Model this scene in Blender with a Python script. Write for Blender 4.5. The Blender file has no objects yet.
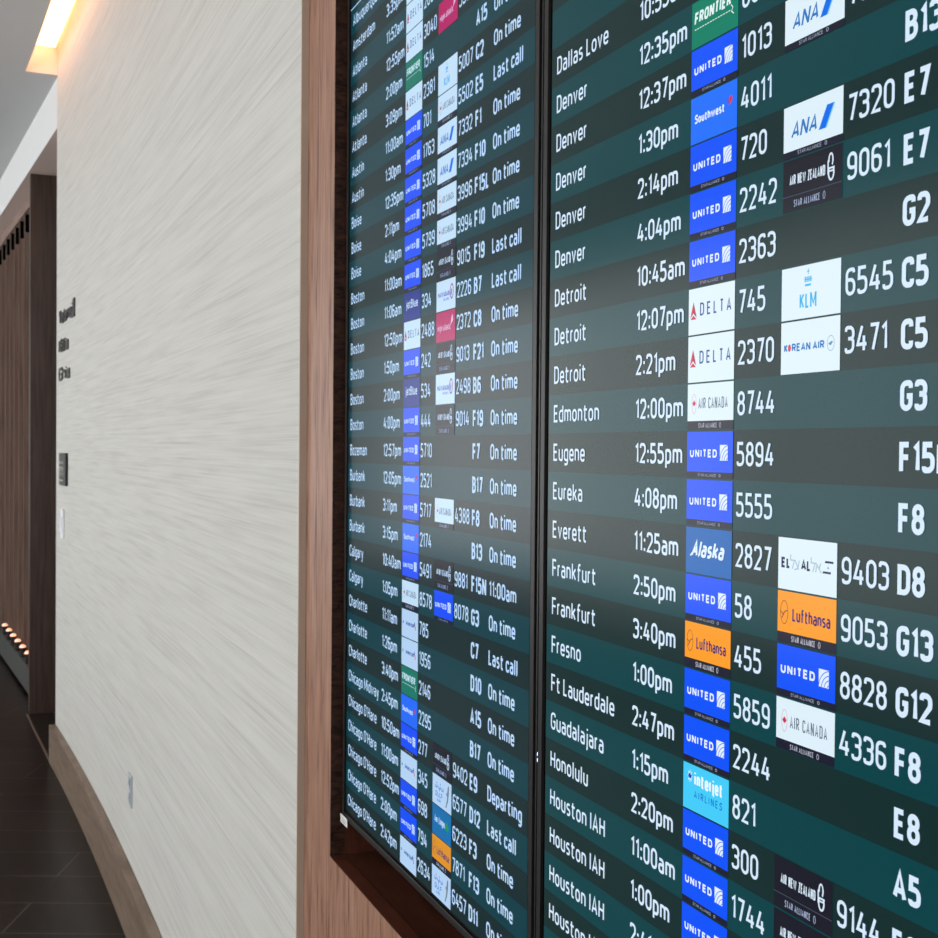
import bpy, math, random
from mathutils import Matrix, Vector
random.seed(4)
PI = math.pi
COL = bpy.context.scene.collection
SC = bpy.context.scene
H = 0.0392            # height of one timetable row on the displays, metres
EYE = 1.6

# ------------------------------------------------------------------ colour + materials
def lin(c):
    r = []
    for v in c:
        v = v / 255.0
        r.append(v / 12.92 if v <= 0.04045 else ((v + 0.055) / 1.055) ** 2.4)
    return tuple(r) + (1.0,)

def newmat(name):
    m = bpy.data.materials.new(name)
    m.use_nodes = True
    b = m.node_tree.nodes['Principled BSDF']
    return m, m.node_tree, b

def plain(name, rgb, rough=0.5, spec=0.5, metal=0.0):
    m, nt, b = newmat(name)
    b.inputs['Base Color'].default_value = lin(rgb)
    b.inputs['Roughness'].default_value = rough
    b.inputs['Specular IOR Level'].default_value = spec
    b.inputs['Metallic'].default_value = metal
    return m

GLOW = {}
PANEL = [(1.0, 1.0, 1.0)]      # tint of the panel being built; slanted-view dimming is put in here
def lcd(rgb, k=1.0):
    """one colour shown by the liquid crystal panel behind its satin cover glass"""
    key = (tuple(rgb), k, PANEL[0])
    if key in GLOW:
        return GLOW[key]
    m, nt, b = newmat('lcd_%d_%d_%d' % tuple(rgb))
    b.inputs['Base Color'].default_value = (0.002, 0.002, 0.002, 1)
    b.inputs['Roughness'].default_value = 0.2
    b.inputs['Specular IOR Level'].default_value = 0.165
    c = lin(rgb)
    b.inputs['Emission Color'].default_value = (c[0] * PANEL[0][0], c[1] * PANEL[0][1], c[2] * PANEL[0][2], 1)
    b.inputs['Emission Strength'].default_value = k
    GLOW[key] = m
    return m

def lamp_mat(name, rgb, k):
    m, nt, b = newmat(name)
    b.inputs['Base Color'].default_value = (0.8, 0.8, 0.8, 1)
    b.inputs['Emission Color'].default_value = tuple(rgb) + (1,)
    b.inputs['Emission Strength'].default_value = k
    return m

def node(nt, kind, **kw):
    n = nt.nodes.new(kind)
    for k, v in kw.items():
        setattr(n, k, v)
    return n

def streaked(name, cols, scale, stops, rough=0.5, spec=0.4, detail=6, bump=0.0, scale2=None, mix2=0.4, distortion=0.0):
    """base colour from noise stretched along one axis (object space)"""
    m, nt, b = newmat(name)
    tc = node(nt, 'ShaderNodeTexCoord')
    mp = node(nt, 'ShaderNodeMapping')
    mp.inputs['Scale'].default_value = scale
    nt.links.new(tc.outputs['Object'], mp.inputs['Vector'])
    nz = node(nt, 'ShaderNodeTexNoise')
    nz.inputs['Scale'].default_value = 1.0
    nz.inputs['Detail'].default_value = detail
    nz.inputs['Roughness'].default_value = 0.6
    nz.inputs['Distortion'].default_value = distortion
    nt.links.new(mp.outputs['Vector'], nz.inputs['Vector'])
    fac = nz.outputs['Fac']
    if scale2:
        mp2 = node(nt, 'ShaderNodeMapping')
        mp2.inputs['Scale'].default_value = scale2
        nt.links.new(tc.outputs['Object'], mp2.inputs['Vector'])
        nz2 = node(nt, 'ShaderNodeTexNoise')
        nz2.inputs['Scale'].default_value = 1.0
        nz2.inputs['Detail'].default_value = 3
        nt.links.new(mp2.outputs['Vector'], nz2.inputs['Vector'])
        mx = node(nt, 'ShaderNodeMix')
        mx.inputs[0].default_value = mix2
        nt.links.new(nz.outputs['Fac'], mx.inputs[2])
        nt.links.new(nz2.outputs['Fac'], mx.inputs[3])
        fac = mx.outputs[0]
    cr = node(nt, 'ShaderNodeValToRGB')
    el = cr.color_ramp.elements
    el[0].position, el[0].color = stops[0], lin(cols[0])
    el[1].position, el[1].color = stops[-1], lin(cols[-1])
    for s, c in list(zip(stops, cols))[1:-1]:
        e = el.new(s)
        e.color = lin(c)
    nt.links.new(fac, cr.inputs['Fac'])
    nt.links.new(cr.outputs['Color'], b.inputs['Base Color'])
    b.inputs['Roughness'].default_value = rough
    b.inputs['Specular IOR Level'].default_value = spec
    if bump:
        bp = node(nt, 'ShaderNodeBump')
        bp.inputs['Strength'].default_value = bump
        bp.inputs['Distance'].default_value = 0.001
        nt.links.new(fac, bp.inputs['Height'])
        nt.links.new(bp.outputs['Normal'], b.inputs['Normal'])
    return m

M_paper = streaked('grasscloth', [(178, 176, 171), (200, 199, 194), (211, 210, 206)], (9, 1.5, 300), [0.28, 0.5, 0.74],
                   rough=0.75, spec=0.2, detail=5, bump=0.08, scale2=(9, 2.6, 75), mix2=0.38, distortion=0.05)
M_veneer = streaked('reddish_veneer', [(84, 46, 31), (148, 107, 87), (170, 131, 110)], (60, 130, 8), [0.36, 0.47, 0.62],
                    rough=0.42, spec=0.35, detail=6, scale2=(12, 45, 1.2), mix2=0.3, distortion=0.3)
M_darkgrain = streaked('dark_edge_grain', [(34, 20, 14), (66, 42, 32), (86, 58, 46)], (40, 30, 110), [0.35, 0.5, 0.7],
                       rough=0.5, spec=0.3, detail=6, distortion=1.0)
M_redwood = streaked('stained_red_wood', [(62, 34, 24), (86, 48, 35), (106, 62, 48)], (90, 14, 14), [0.3, 0.5, 0.72],
                     rough=0.38, spec=0.3, detail=5, scale2=(20, 20, 20), mix2=0.4)
M_pier = streaked('espresso_veneer', [(48, 33, 27), (66, 49, 42), (78, 60, 52)], (60, 60, 3), [0.3, 0.5, 0.7],
                  rough=0.35, spec=0.45, detail=4)
M_slat = streaked('slat_veneer', [(128, 100, 88), (152, 124, 110), (164, 138, 124)], (60, 60, 2.5), [0.3, 0.5, 0.7],
                  rough=0.45, spec=0.4, detail=4)
M_fin = streaked('fin_veneer', [(118, 96, 84), (136, 114, 102), (146, 124, 112)], (60, 60, 2.5), [0.3, 0.5, 0.7], rough=0.4, detail=4)
M_base = streaked('baseboard_wood', [(96, 78, 64), (122, 103, 88), (138, 120, 104)], (14, 5, 40), [0.3, 0.5, 0.72],
                  rough=0.42, spec=0.4, detail=5)
M_ceil = plain('ceiling_paint', (190, 191, 191), 0.9, 0.1)
M_white = plain('white_paint', (232, 233, 233), 0.7, 0.2)
M_soffit = plain('soffit_paint', (204, 184, 176), 0.8, 0.2)
M_header = streaked('header_veneer', [(128, 104, 94), (148, 124, 114), (156, 134, 124)], (50, 3, 50), [0.3, 0.5, 0.7], rough=0.5)
M_black = plain('recess_shade_black', (5, 5, 5), 0.9, 0.0)  # flat black carries the shade of slots, gaps and backing
M_stone = plain('grey_plinth_stone', (84, 86, 84), 0.35, 0.5)
M_brass = plain('bronze_strip', (150, 125, 110), 0.35, 0.5, 0.6)
M_edge = plain('taupe_edge_trim', (192, 176, 160), 0.45, 0.4)
M_frame = plain('monitor_frame_grey', (34, 33, 33), 0.36, 0.3)
M_lip = plain('monitor_black_lip', (4, 4, 5), 0.7, 0.04)
M_body = plain('monitor_housing', (16, 16, 17), 0.6, 0.3)
M_inact = plain('inactive_glass', (12, 12, 13), 0.26, 0.2)
M_sticker = plain('white_sticker', (232, 232, 228), 0.6)
M_stickerink = plain('sticker_ink', (150, 150, 155), 0.6)
M_plate = plain('white_plastic', (232, 234, 240), 0.4)
M_outlet = plain('grey_plastic', (178, 184, 190), 0.5)
M_slot = plain('outlet_slot', (110, 114, 120), 0.5)
M_sign = plain('sign_black', (24, 25, 22), 0.45)
M_picto = plain('sign_white', (205, 205, 200), 0.5)
M_led = lamp_mat('blue_indicator', (0.35, 0.5, 1.0), 3.5)
M_cove = lamp_mat('warm_cove_strip', (1.0, 0.40, 0.17), 4.6)
M_upl = lamp_mat('warm_uplight', (1.0, 0.40, 0.20), 1.3)
M_metal = plain('dark_fixture', (18, 14, 12), 0.5)

def floor_mat():
    m, nt, b = newmat('dark_plank_tile')
    tc = node(nt, 'ShaderNodeTexCoord')
    mp = node(nt, 'ShaderNodeMapping')
    mp.inputs['Rotation'].default_value = (0, 0, math.radians(22.86))
    mp.inputs['Location'].default_value = (0.3, -4.13, 0)
    nt.links.new(tc.outputs['Object'], mp.inputs['Vector'])
    br = node(nt, 'ShaderNodeTexBrick')
    br.inputs['Scale'].default_value = 1.0
    br.inputs['Brick Width'].default_value = 1.22
    br.inputs['Row Height'].default_value = 0.26
    br.inputs['Mortar Size'].default_value = 0.003
    br.inputs['Mortar Smooth'].default_value = 0.3
    br.inputs['Color1'].default_value = lin((44, 34, 30))
    br.inputs['Color2'].default_value = lin((38, 29, 26))
    br.inputs['Mortar'].default_value = lin((92, 86, 82))
    nt.links.new(mp.outputs['Vector'], br.inputs['Vector'])
    mp2 = node(nt, 'ShaderNodeMapping')
    mp2.inputs['Scale'].default_value = (5, 30, 1)
    nt.links.new(tc.outputs['Object'], mp2.inputs['Vector'])
    nz = node(nt, 'ShaderNodeTexNoise')
    nz.inputs['Scale'].default_value = 1
    nz.inputs['Detail'].default_value = 5
    nt.links.new(mp2.outputs['Vector'], nz.inputs['Vector'])
    mx = node(nt, 'ShaderNodeMix', data_type='RGBA', blend_type='MULTIPLY')
    mx.inputs[0].default_value = 0.45
    nt.links.new(br.outputs['Color'], mx.inputs[6])
    nt.links.new(nz.outputs['Color'], mx.inputs[7])
    nt.links.new(mx.outputs[2], b.inputs['Base Color'])
    b.inputs['Roughness'].default_value = 0.34
    b.inputs['Specular IOR Level'].default_value = 0.14
    return m
M_floor = floor_mat()

# ------------------------------------------------------------------ mesh helper
class MB:
    def __init__(self):
        self.v, self.f, self.mi, self.mats = [], [], [], []
    def m(self, mat):
        if mat not in self.mats:
            self.mats.append(mat)
        return self.mats.index(mat)
    def face(self, pts, mat):
        n = len(self.v)
        self.v += [tuple(p) for p in pts]
        self.f.append(tuple(range(n, n + len(pts))))
        self.mi.append(self.m(mat))
    def box(self, a, b, mat, mats=None):
        x0, y0, z0 = a; x1, y1, z1 = b
        n = len(self.v)
        self.v += [(x0,y0,z0),(x1,y0,z0),(x1,y1,z0),(x0,y1,z0),(x0,y0,z1),(x1,y0,z1),(x1,y1,z1),(x0,y1,z1)]
        names = ['z-', 'z+', 'y-', 'x+', 'y+', 'x-']
        fs = [(0,3,2,1),(4,5,6,7),(0,1,5,4),(1,2,6,5),(2,3,7,6),(3,0,4,7)]
        for nm, q in zip(names, fs):
            self.f.append(tuple(n + i for i in q))
            self.mi.append(self.m((mats or {}).get(nm, mat)))
    def prism(self, pts, h0, h1, mat, side=None):
        """plan polygon (counter-clockwise) extruded in z"""
        n, k = len(self.v), len(pts)
        self.v += [(x, y, h0) for x, y in pts] + [(x, y, h1) for x, y in pts]
        self.f.append(tuple(n + i for i in reversed(range(k)))); self.mi.append(self.m(mat))
        self.f.append(tuple(n + k + i for i in range(k))); self.mi.append(self.m(mat))
        for i in range(k):
            j = (i + 1) % k
            self.f.append((n + i, n + j, n + k + j, n + k + i)); self.mi.append(self.m(side or mat))
    def lathe(self, prof, mat, n=20, cx=0, cy=0):
        base = len(self.v)
        for r, z in prof:
            for i in range(n):
                a = 2 * PI * i / n
                self.v.append((cx + r * math.cos(a), cy + r * math.sin(a), z))
        for j in range(len(prof) - 1):
            for i in range(n):
                i2 = (i + 1) % n
                self.f.append((base + j*n + i, base + j*n + i2, base + (j+1)*n + i2, base + (j+1)*n + i))
                self.mi.append(self.m(mat))
        self.f.append(tuple(base + i for i in reversed(range(n)))); self.mi.append(self.m(mat))
        self.f.append(tuple(base + (len(prof)-1)*n + i for i in range(n))); self.mi.append(self.m(mat))
    def mesh(self, name):
        me = bpy.data.meshes.new(name)
        me.from_pydata(self.v, [], self.f)
        for mt in self.mats:
            me.materials.append(mt)
        me.polygons.foreach_set('material_index', self.mi)
        me.update()
        return me
    def build(self, name, parent=None, loc=None, bevel=0, smooth=False):
        me = self.mesh(name)
        o = bpy.data.objects.new(name, me)
        COL.objects.link(o)
        if parent: o.parent = parent
        if loc: o.location = loc
        if bevel:
            b = o.modifiers.new('bevel', 'BEVEL'); b.width = bevel; b.segments = 2; b.limit_method = 'ANGLE'
        if smooth:
            for p in me.polygons: p.use_smooth = True
        return o

def tag(o, label=None, cat=None, group=None, kind=None):
    if label: o['label'] = label
    if cat: o['category'] = cat
    if group: o['group'] = group
    if kind: o['kind'] = kind
    return o

def empty(name, loc, rot=(0, 0, 0)):
    o = bpy.data.objects.new(name, None)
    COL.objects.link(o)
    o.location = loc; o.rotation_euler = rot
    o.empty_display_size = 0.05
    return o

# ------------------------------------------------------------------ stroke lettering
# glyph: (width in cap heights, [(closed, [(x, y, corner radius)])]); x 0..1 across the box, y 0..1 baseline to cap height
R = 0.25
X = 0.67
def _l(*p): return (False, [q if len(q) == 3 else (q[0], q[1], 0) for q in p])
def _c(*p): return (True, [q if len(q) == 3 else (q[0], q[1], 0) for q in p])
G = {
 '0': (.53, [_c((0,0,R),(1,0,R),(1,1,R),(0,1,R))]),
 '1': (.31, [_l((0,.82),(.95,1),(.95,0))]),
 '2': (.52, [_l((0,.80),(0,1,R),(1,1,R),(1,.60,.12),(0,.0,0),(1.02,0))]),
 '3': (.52, [_l((0,.84),(0,1,R),(1,1,R),(1,.54,R),(.3,.54)), _l((.3,.54),(1,.54,R),(1,0,R),(0,0,R),(0,.16))]),
 '4': (.56, [_l((.52,1),(0,.26),(1.08,.26)), _l((.76,.6),(.76,0))]),
 '5': (.52, [_l((.95,1),(.06,1),(.03,.58),(1,.60,R),(1,0,R),(0,0,R),(0,.15))]),
 '6': (.53, [_l((.93,.86),(.93,1,R),(0,1,R),(0,0,R),(1,0,R),(1,.58,R),(.02,.58))]),
 '7': (.50, [_l((0,1),(1,1),(.36,0))]),
 '8': (.53, [_c((.05,.54,R),(.95,.54,R),(.95,1,R),(.05,1,R)), _c((0,0,R),(1,0,R),(1,.54,R),(0,.54,R))]),
 '9': (.53, [_l((.07,.14),(.07,0,R),(1,0,R),(1,1,R),(0,1,R),(0,.42,R),(.98,.42))]),
 ':': (.16, [_l((.5,-.02),(.5,.15)), _l((.5,.52),(.5,.69))]),
 "'": (.12, [_l((.5,.78),(.5,1))]),
 'A': (.58, [_l((0,0),(.5,1),(1,0)), _l((.2,.28),(.8,.28))]),
 'B': (.53, [_c((0,0),(1,0,R),(1,.54,R),(0,.54)), _c((0,.54),(.92,.54,R),(.92,1,R),(0,1))]),
 'C': (.52, [_l((1,.78),(1,1,R),(0,1,R),(0,0,R),(1,0,R),(1,.22))]),
 'D': (.55, [_c((0,0),(1,0,.26),(1,1,.26),(0,1))]),
 'E': (.49, [_l((1,1),(0,1),(0,0),(1,0)), _l((0,.52),(.88,.52))]),
 'F': (.49, [_l((1,1),(0,1),(0,-.06)), _l((0,.5),(.94,.5))]),
 'G': (.54, [_l((1,.8),(1,1,R),(0,1,R),(0,0,R),(1,0,R),(1,.48),(.55,.48))]),
 'H': (.55, [_l((0,0),(0,1)), _l((1,0),(1,1)), _l((0,.52),(1,.52))]),
 'I': (.14, [_l((.5,0),(.5,1))]),
 'J': (.40, [_l((1,1),(1,0,R),(0,0,R),(0,.2))]),
 'K': (.54, [_l((0,0),(0,1)), _l((1,1),(.08,.48)), _l((.25,.58),(1,0))]),
 'L': (.44, [_l((0,1),(0,0),(1,0))]),
 'M': (.72, [_l((0,-.06),(0,1.06)), _l((0,1),(.5,.2),(1,1)), _l((1,-.06),(1,1.06))]),
 'N': (.56, [_l((0,-.06),(0,1.06)), _l((0,1.02),(1,-.02)), _l((1,-.06),(1,1.06))]),
 'O': (.57, [_c((0,0,.25),(1,0,.25),(1,1,.25),(0,1,.25))]),
 'P': (.52, [_l((0,0),(0,1),(1,1,R),(1,.44,R),(0,.44))]),
 'R': (.54, [_l((0,0),(0,1),(1,1,R),(1,.48,R),(0,.48)), _l((.5,.48),(1,0))]),
 'S': (.50, [_l((1,.82),(1,1,R),(0,1,R),(0,.54,R),(1,.52,R),(1,0,R),(0,0,R),(0,.17))]),
 'T': (.48, [_l((0,1),(1,1)), _l((.5,0),(.5,1))]),
 'U': (.55, [_l((0,1),(0,0,R),(1,0,R),(1,1))]),
 'V': (.56, [_l((0,1),(.5,0),(1,1))]),
 'W': (.82, [_l((0,1),(.25,0),(.5,.9),(.75,0),(1,1))]),
 'Y': (.54, [_l((0,1),(.5,.45),(1,1)), _l((.5,.45),(.5,0))]),
 'Z': (.50, [_l((0,1),(1,1),(0,0),(1,0))]),
 'a': (.47, [_l((.04,X),(1,X,.17),(1,0)), _c((0,0,.14),(1,0,.05),(1,.40,.05),(0,.40,.14))]),
 'b': (.49, [_l((0,1),(0,.05)), _c((0,0,.08),(1,0,.18),(1,X,.18),(0,X,.08))]),
 'c': (.44, [_l((1,.52),(1,X,.18),(0,X,.18),(0,0,.18),(1,0,.18),(1,.15))]),
 'd': (.49, [_l((1,1),(1,0)), _c((0,0,.18),(1,0,.08),(1,X,.08),(0,X,.18))]),
 'e': (.48, [_l((0,.33),(1,.33),(1,X,.18),(0,X,.18),(0,0,.18),(.94,0,.14),(.94,.12))]),
 'f': (.41, [_l((1,1),(.35,1,.12),(.35,-.06)), _l((-.05,X),(1.0,X))]),
 'g': (.49, [_c((0,0,.18),(1,0,.08),(1,X,.08),(0,X,.18)), _l((1,X),(1,-.28,.17),(.05,-.28,.1))]),
 'h': (.48, [_l((0,1),(0,0)), _l((0,X-.05),(.1,X,.05),(1,X,.18),(1,0))]),
 'i': (.13, [_l((.5,0),(.5,X+.04)), _l((.5,.90),(.5,1.02))]),
 'j': (.20, [_l((1,X+.04),(1,-.26,.15),(0,-.26)), _l((1,.90),(1,1.02))]),
 'k': (.46, [_l((0,0),(0,1)), _l((1,X),(.08,.3)), _l((.3,.42),(1,0))]),
 'l': (.17, [_l((.4,1),(.4,0,.08),(1.0,0))]),
 'm': (.76, [_l((0,0),(0,X+.04)), _l((0,X,.1),(.5,X,.15),(.5,0)), _l((.5,X,.1),(1,X,.15),(1,0))]),
 'n': (.48, [_l((0,0),(0,X+.04)), _l((0,X,.05),(1,X,.18),(1,0))]),
 'o': (.50, [_c((0,0,.2),(1,0,.2),(1,X,.2),(0,X,.2))]),
 'p': (.49, [_l((0,X+.04),(0,-.3)), _c((0,0,.08),(1,0,.18),(1,X,.18),(0,X,.08))]),
 'q': (.49, [_l((1,X+.04),(1,-.3)), _c((0,0,.18),(1,0,.08),(1,X,.08),(0,X,.18))]),
 'r': (.31, [_l((0,0),(0,X+.04)), _l((0,X-.12),(.3,X,.08),(1,X))]),
 's': (.43, [_l((.95,X),(0,X,.14),(0,.35,.14),(1,.34,.14),(1,0,.14),(.03,0))]),
 't': (.41, [_l((.3,.92),(.3,0,.12),(1,0)), _l((-.12,X),(1.05,X))]),
 'u': (.48, [_l((0,X+.04),(0,0,.18),(1,0,.05)), _l((1,X+.04),(1,0))]),
 'v': (.47, [_l((0,X+.03),(.5,0),(1,X+.03))]),
 'w': (.70, [_l((0,X+.03),(.25,0),(.5,X),(.75,0),(1,X+.03))]),
 'x': (.46, [_l((0,X),(1,0)), _l((0,0),(1,X))]),
 'y': (.47, [_l((0,X+.03),(.52,.02)), _l((1,X+.03),(.45,-.28),(.1,-.28))]),
 'z': (.44, [_l((0,X),(1,X),(0,0),(1,0))]),
}

def fillet(pts, closed):
    n = len(pts); out = []
    for i, (x, y, r) in enumerate(pts):
        ends = not closed and (i == 0 or i == n - 1)
        if r <= 0 or ends:
            out.append((x, y)); continue
        p = Vector((x, y)); a = Vector(pts[i-1][:2]) - p; b = Vector(pts[(i+1) % n][:2]) - p
        la, lb = a.length, b.length
        if la < 1e-6 or lb < 1e-6:
            out.append((x, y)); continue
        a /= la; b /= lb
        ang = a.angle(b)
        if ang > PI - 0.05:
            out.append((x, y)); continue
        d = min(r / math.tan(ang / 2), la * 0.5, lb * 0.5)
        p0, p1 = p + a * d, p + b * d
        k = 4
        rr = d * math.tan(ang / 2)
        c = p + (a + b).normalized() * (rr / math.sin(ang / 2))
        a0 = math.atan2(p0.y - c.y, p0.x - c.x); a1 = math.atan2(p1.y - c.y, p1.x - c.x)
        da = (a1 - a0 + PI) % (2 * PI) - PI
        for j in range(k + 1):
            t = a0 + da * j / k
            out.append((c.x + rr * math.cos(t), c.y + rr * math.sin(t)))
    return out

def stroke(mb, path, closed, t, mat, z, xf):
    p = [Vector(q) for q in path]
    q = [p[0]]
    for a in p[1:]:
        if (a - q[-1]).length > 1e-5: q.append(a)
    if closed and (q[0] - q[-1]).length < 1e-5: q.pop()
    n = len(q)
    if n < 2: return
    L, Rr = [], []
    for i in range(n):
        if closed or 0 < i < n - 1:
            d0 = (q[i] - q[i-1]).normalized(); d1 = (q[(i+1) % n] - q[i]).normalized()
            nn = Vector((-(d0.y + d1.y), d0.x + d1.x))
            if nn.length < 1e-4: nn = Vector((-d0.y, d0.x))
            nn.normalize()
            c = max(0.62, abs(nn.dot(Vector((-d0.y, d0.x)))))
            off = nn * (t / 2 / c)
        else:
            d = (q[1] - q[0]) if i == 0 else (q[-1] - q[-2])
            d.normalize(); off = Vector((-d.y, d.x)) * t / 2
        L.append(q[i] + off); Rr.append(q[i] - off)
    m = n if closed else n - 1
    for i in range(m):
        j = (i + 1) % n
        quad = [Rr[i], Rr[j], L[j], L[i]]
        mb.face([xf(a.x, a.y) + (z,) for a in quad], mat)

def text(mb, s, x, y, h, mat, t=0.13, gap=0.13, z=0.0, slant=0.0, width=None, wide=1.0, space=0.30, sc=H, align='l'):
    """lettering in tile/row units; x,y = baseline start, h = cap height; t = stroke in cap heights"""
    fixed = sum(space if ch == ' ' else gap for ch in s) - gap
    glyphs = sum(G[ch][0] for ch in s if ch != ' ')
    k = h
    sx = 1.0
    if width:                      # widen the letters themselves, keeping the stroke weight even
        wide = (width / h - fixed) / glyphs
        if wide < 0.72:
            sx = (width / h) / (0.72 * glyphs + fixed); wide = 0.72
    if align == 'c': x -= (wide * glyphs + fixed) * h * sx / 2
    cx = x
    for ch in s:
        if ch == ' ':
            cx += space * k * sx; continue
        w, paths = G[ch]
        w = max(w * wide, t + 0.01)
        for closed, pts in paths:
            bx = [(t / 2 + a * (w - t), t / 2 + b * (1 - t), r) for a, b, r in pts]
            path = fillet(bx, closed)
            def xf(a, b, cx=cx):
                return ((cx + (a + slant * b) * k * sx) * sc, (y + b * k) * sc)
            stroke(mb, path, closed, t, mat, z, xf)
        cx += (w + gap) * k * sx
    return cx

# ------------------------------------------------------------------ airline tiles (each mesh made once, copied per flight)
TW = 1.635
WHT = (222, 240, 250)
def rect(mb, x0, y0, x1, y1, mat, z):
    mb.face([(x0*H, y0*H, z), (x1*H, y0*H, z), (x1*H, y1*H, z), (x0*H, y1*H, z)], mat)
def poly(mb, pts, mat, z):
    mb.face([(x*H, y*H, z) for x, y in pts], mat)
def disc(mb, cx, cy, rx, ry, mat, z, n=20):
    poly(mb, [(cx + rx*math.cos(2*PI*i/n), cy + ry*math.sin(2*PI*i/n)) for i in range(n)], mat, z)
def ring(mb, cx, cy, rx, ry, w, mat, z, n=24, a0=0, a1=2*PI):
    for i in range(n):
        a, b = a0 + (a1-a0)*i/n, a0 + (a1-a0)*(i+1)/n
        pts = [(cx+rx*math.cos(a), cy+ry*math.sin(a)), (cx+rx*math.cos(b), cy+ry*math.sin(b)),
               (cx+(rx-w)*math.cos(b), cy+(ry-w)*math.sin(b)), (cx+(rx-w)*math.cos(a), cy+(ry-w)*math.sin(a))]
        poly(mb, pts, mat, z)
Z1, Z2, Z3 = 0.0004, 0.0007, 0.0010
BAR = (24, 26, 46)
def base(mb, rgb, bar=0.0, line=False):
    top = 0.975
    rect(mb, 0, bar + 0.01, TW, top, lcd(rgb), Z1)
    if bar:
        rect(mb, 0, 0.012, TW, bar + 0.01, lcd(BAR), Z1)

def star(mb, bar, h, col=(150, 160, 180)):
    x = text(mb, 'STAR ALLIANCE', 0.42, bar / 2 - h / 2 + 0.01, h, lcd(col), t=.15, z=Z2, width=0.66)
    ring(mb, 1.2, bar / 2 + 0.01, 0.035, h * 0.55, 0.015, lcd(col), Z2, 10)

def t_united(mb):
    base(mb, (0, 82, 250), 0.13); star(mb, 0.13, 0.06)
    w = lcd((225, 240, 255))
    text(mb, 'UNITED', 0.12, 0.44, 0.17, w, t=.24, gap=.26, z=Z2, width=0.97)
    rect(mb, 1.20, 0.38, 1.47, 0.70, w, Z2)
    b = lcd((40, 100, 246))
    for i in range(4):
        ring(mb, 1.52, 0.34, 0.10+0.075*i, 0.12+0.08*i, 0.016, b, Z3, 8, PI*0.5, PI)
def t_southwest(mb):
    base(mb, (28, 112, 250))
    text(mb, 'Southwest', 0.16, 0.42, 0.19, lcd((225, 240, 255)), t=.2, gap=.08, z=Z2, width=1.06)
    poly(mb, [(1.38, 0.50), (1.48, 0.60), (1.48, 0.68), (1.42, 0.68), (1.38, 0.65)], lcd((225, 40, 70)), Z2)
    poly(mb, [(1.38, 0.50), (1.38, 0.65), (1.34, 0.68), (1.29, 0.66), (1.29, 0.60)], lcd((90, 90, 200)), Z2)
def t_delta(mb):
    base(mb, WHT)
    r = lcd((205, 40, 75))
    poly(mb, [(0.07, 0.36), (0.19, 0.70), (0.19, 0.46)], r, Z2); poly(mb, [(0.19, 0.70), (0.31, 0.36), (0.19, 0.46)], lcd((170, 30, 60)), Z2)
    poly(mb, [(0.08, 0.33), (0.30, 0.33), (0.19, 0.42)], r, Z2)
    text(mb, 'DELTA', 0.43, 0.39, 0.27, lcd((40, 80, 150)), t=.14, gap=.38, z=Z2, width=1.10)
def t_klm(mb):
    base(mb, WHT)
    c = lcd((50, 180, 235))
    text(mb, 'KLM', 0.53, 0.19, 0.28, c, t=.15, gap=.10, z=Z2, width=0.47)
    rect(mb, 0.68, 0.585, 0.84, 0.625, c, Z2)
    for i in range(4): rect(mb, 0.665+0.052*i, 0.66, 0.70+0.052*i, 0.76, c, Z2)
    rect(mb, 0.66, 0.70, 0.87, 0.715, c, Z2)
    rect(mb, 0.755, 0.80, 0.775, 0.90, c, Z2); rect(mb, 0.735, 0.84, 0.795, 0.86, c, Z2)
def t_korean(mb):
    base(mb, WHT)
    c = lcd((20, 120, 195))
    text(mb, 'K', 0.10, 0.42, 0.15, c, t=.24, z=Z2, wide=1.3)
    disc(mb, 0.255, 0.495, 0.045, 0.07, lcd((215, 50, 80)), Z2, 12)
    text(mb, 'REAN AIR', 0.325, 0.42, 0.15, c, t=.22, z=Z2, width=0.90)
    ring(mb, 1.40, 0.50, 0.10, 0.14, 0.012, lcd((140, 170, 195)), Z2)
    poly(mb, [(1.33, 0.49), (1.42, 0.54), (1.46, 0.52), (1.40, 0.46)], lcd((90, 140, 180)), Z2)
def maple(mb, cx, cy, r, mat, z):
    pts = [(0,1),(.22,.55),(.5,.72),(.42,.25),(.95,.35),(.8,.05),(1,-.1),(.45,-.5),(.5,-.72),(.08,-.6),(.06,-1),
           (-.06,-1),(-.08,-.6),(-.5,-.72),(-.45,-.5),(-1,-.1),(-.8,.05),(-.95,.35),(-.42,.25),(-.5,.72),(-.22,.55)]
    c = (cx, cy)
    n = len(pts)
    for i in range(n):
        a, b = pts[i], pts[(i+1) % n]
        poly(mb, [c, (cx+a[0]*r, cy+a[1]*r*1.15), (cx+b[0]*r, cy+b[1]*r*1.15)], mat, z)
def t_aircanada(mb):
    base(mb, WHT, 0.19); star(mb, 0.19, 0.10, (170, 175, 190))
    ring(mb, 0.25, 0.56, 0.085, 0.21, 0.012, lcd((220, 150, 170)), Z2)
    maple(mb, 0.25, 0.57, 0.065, lcd((205, 40, 75)), Z2)
    text(mb, 'AIR CANADA', 0.41, 0.45, 0.23, lcd((95, 110, 135)), t=.12, gap=.14, z=Z2, width=1.03)
def t_alaska(mb):
    base(mb, (8, 100, 182))
    text(mb, 'Alaska', 0.20, 0.36, 0.36, lcd((225, 242, 255)), t=.18, gap=.06, z=Z2, slant=0.28, width=1.15)
    poly(mb, [(0.16, 0.38), (0.20, 0.36), (0.42, 0.56), (0.40, 0.59)], lcd((225, 242, 255)), Z2)
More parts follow.
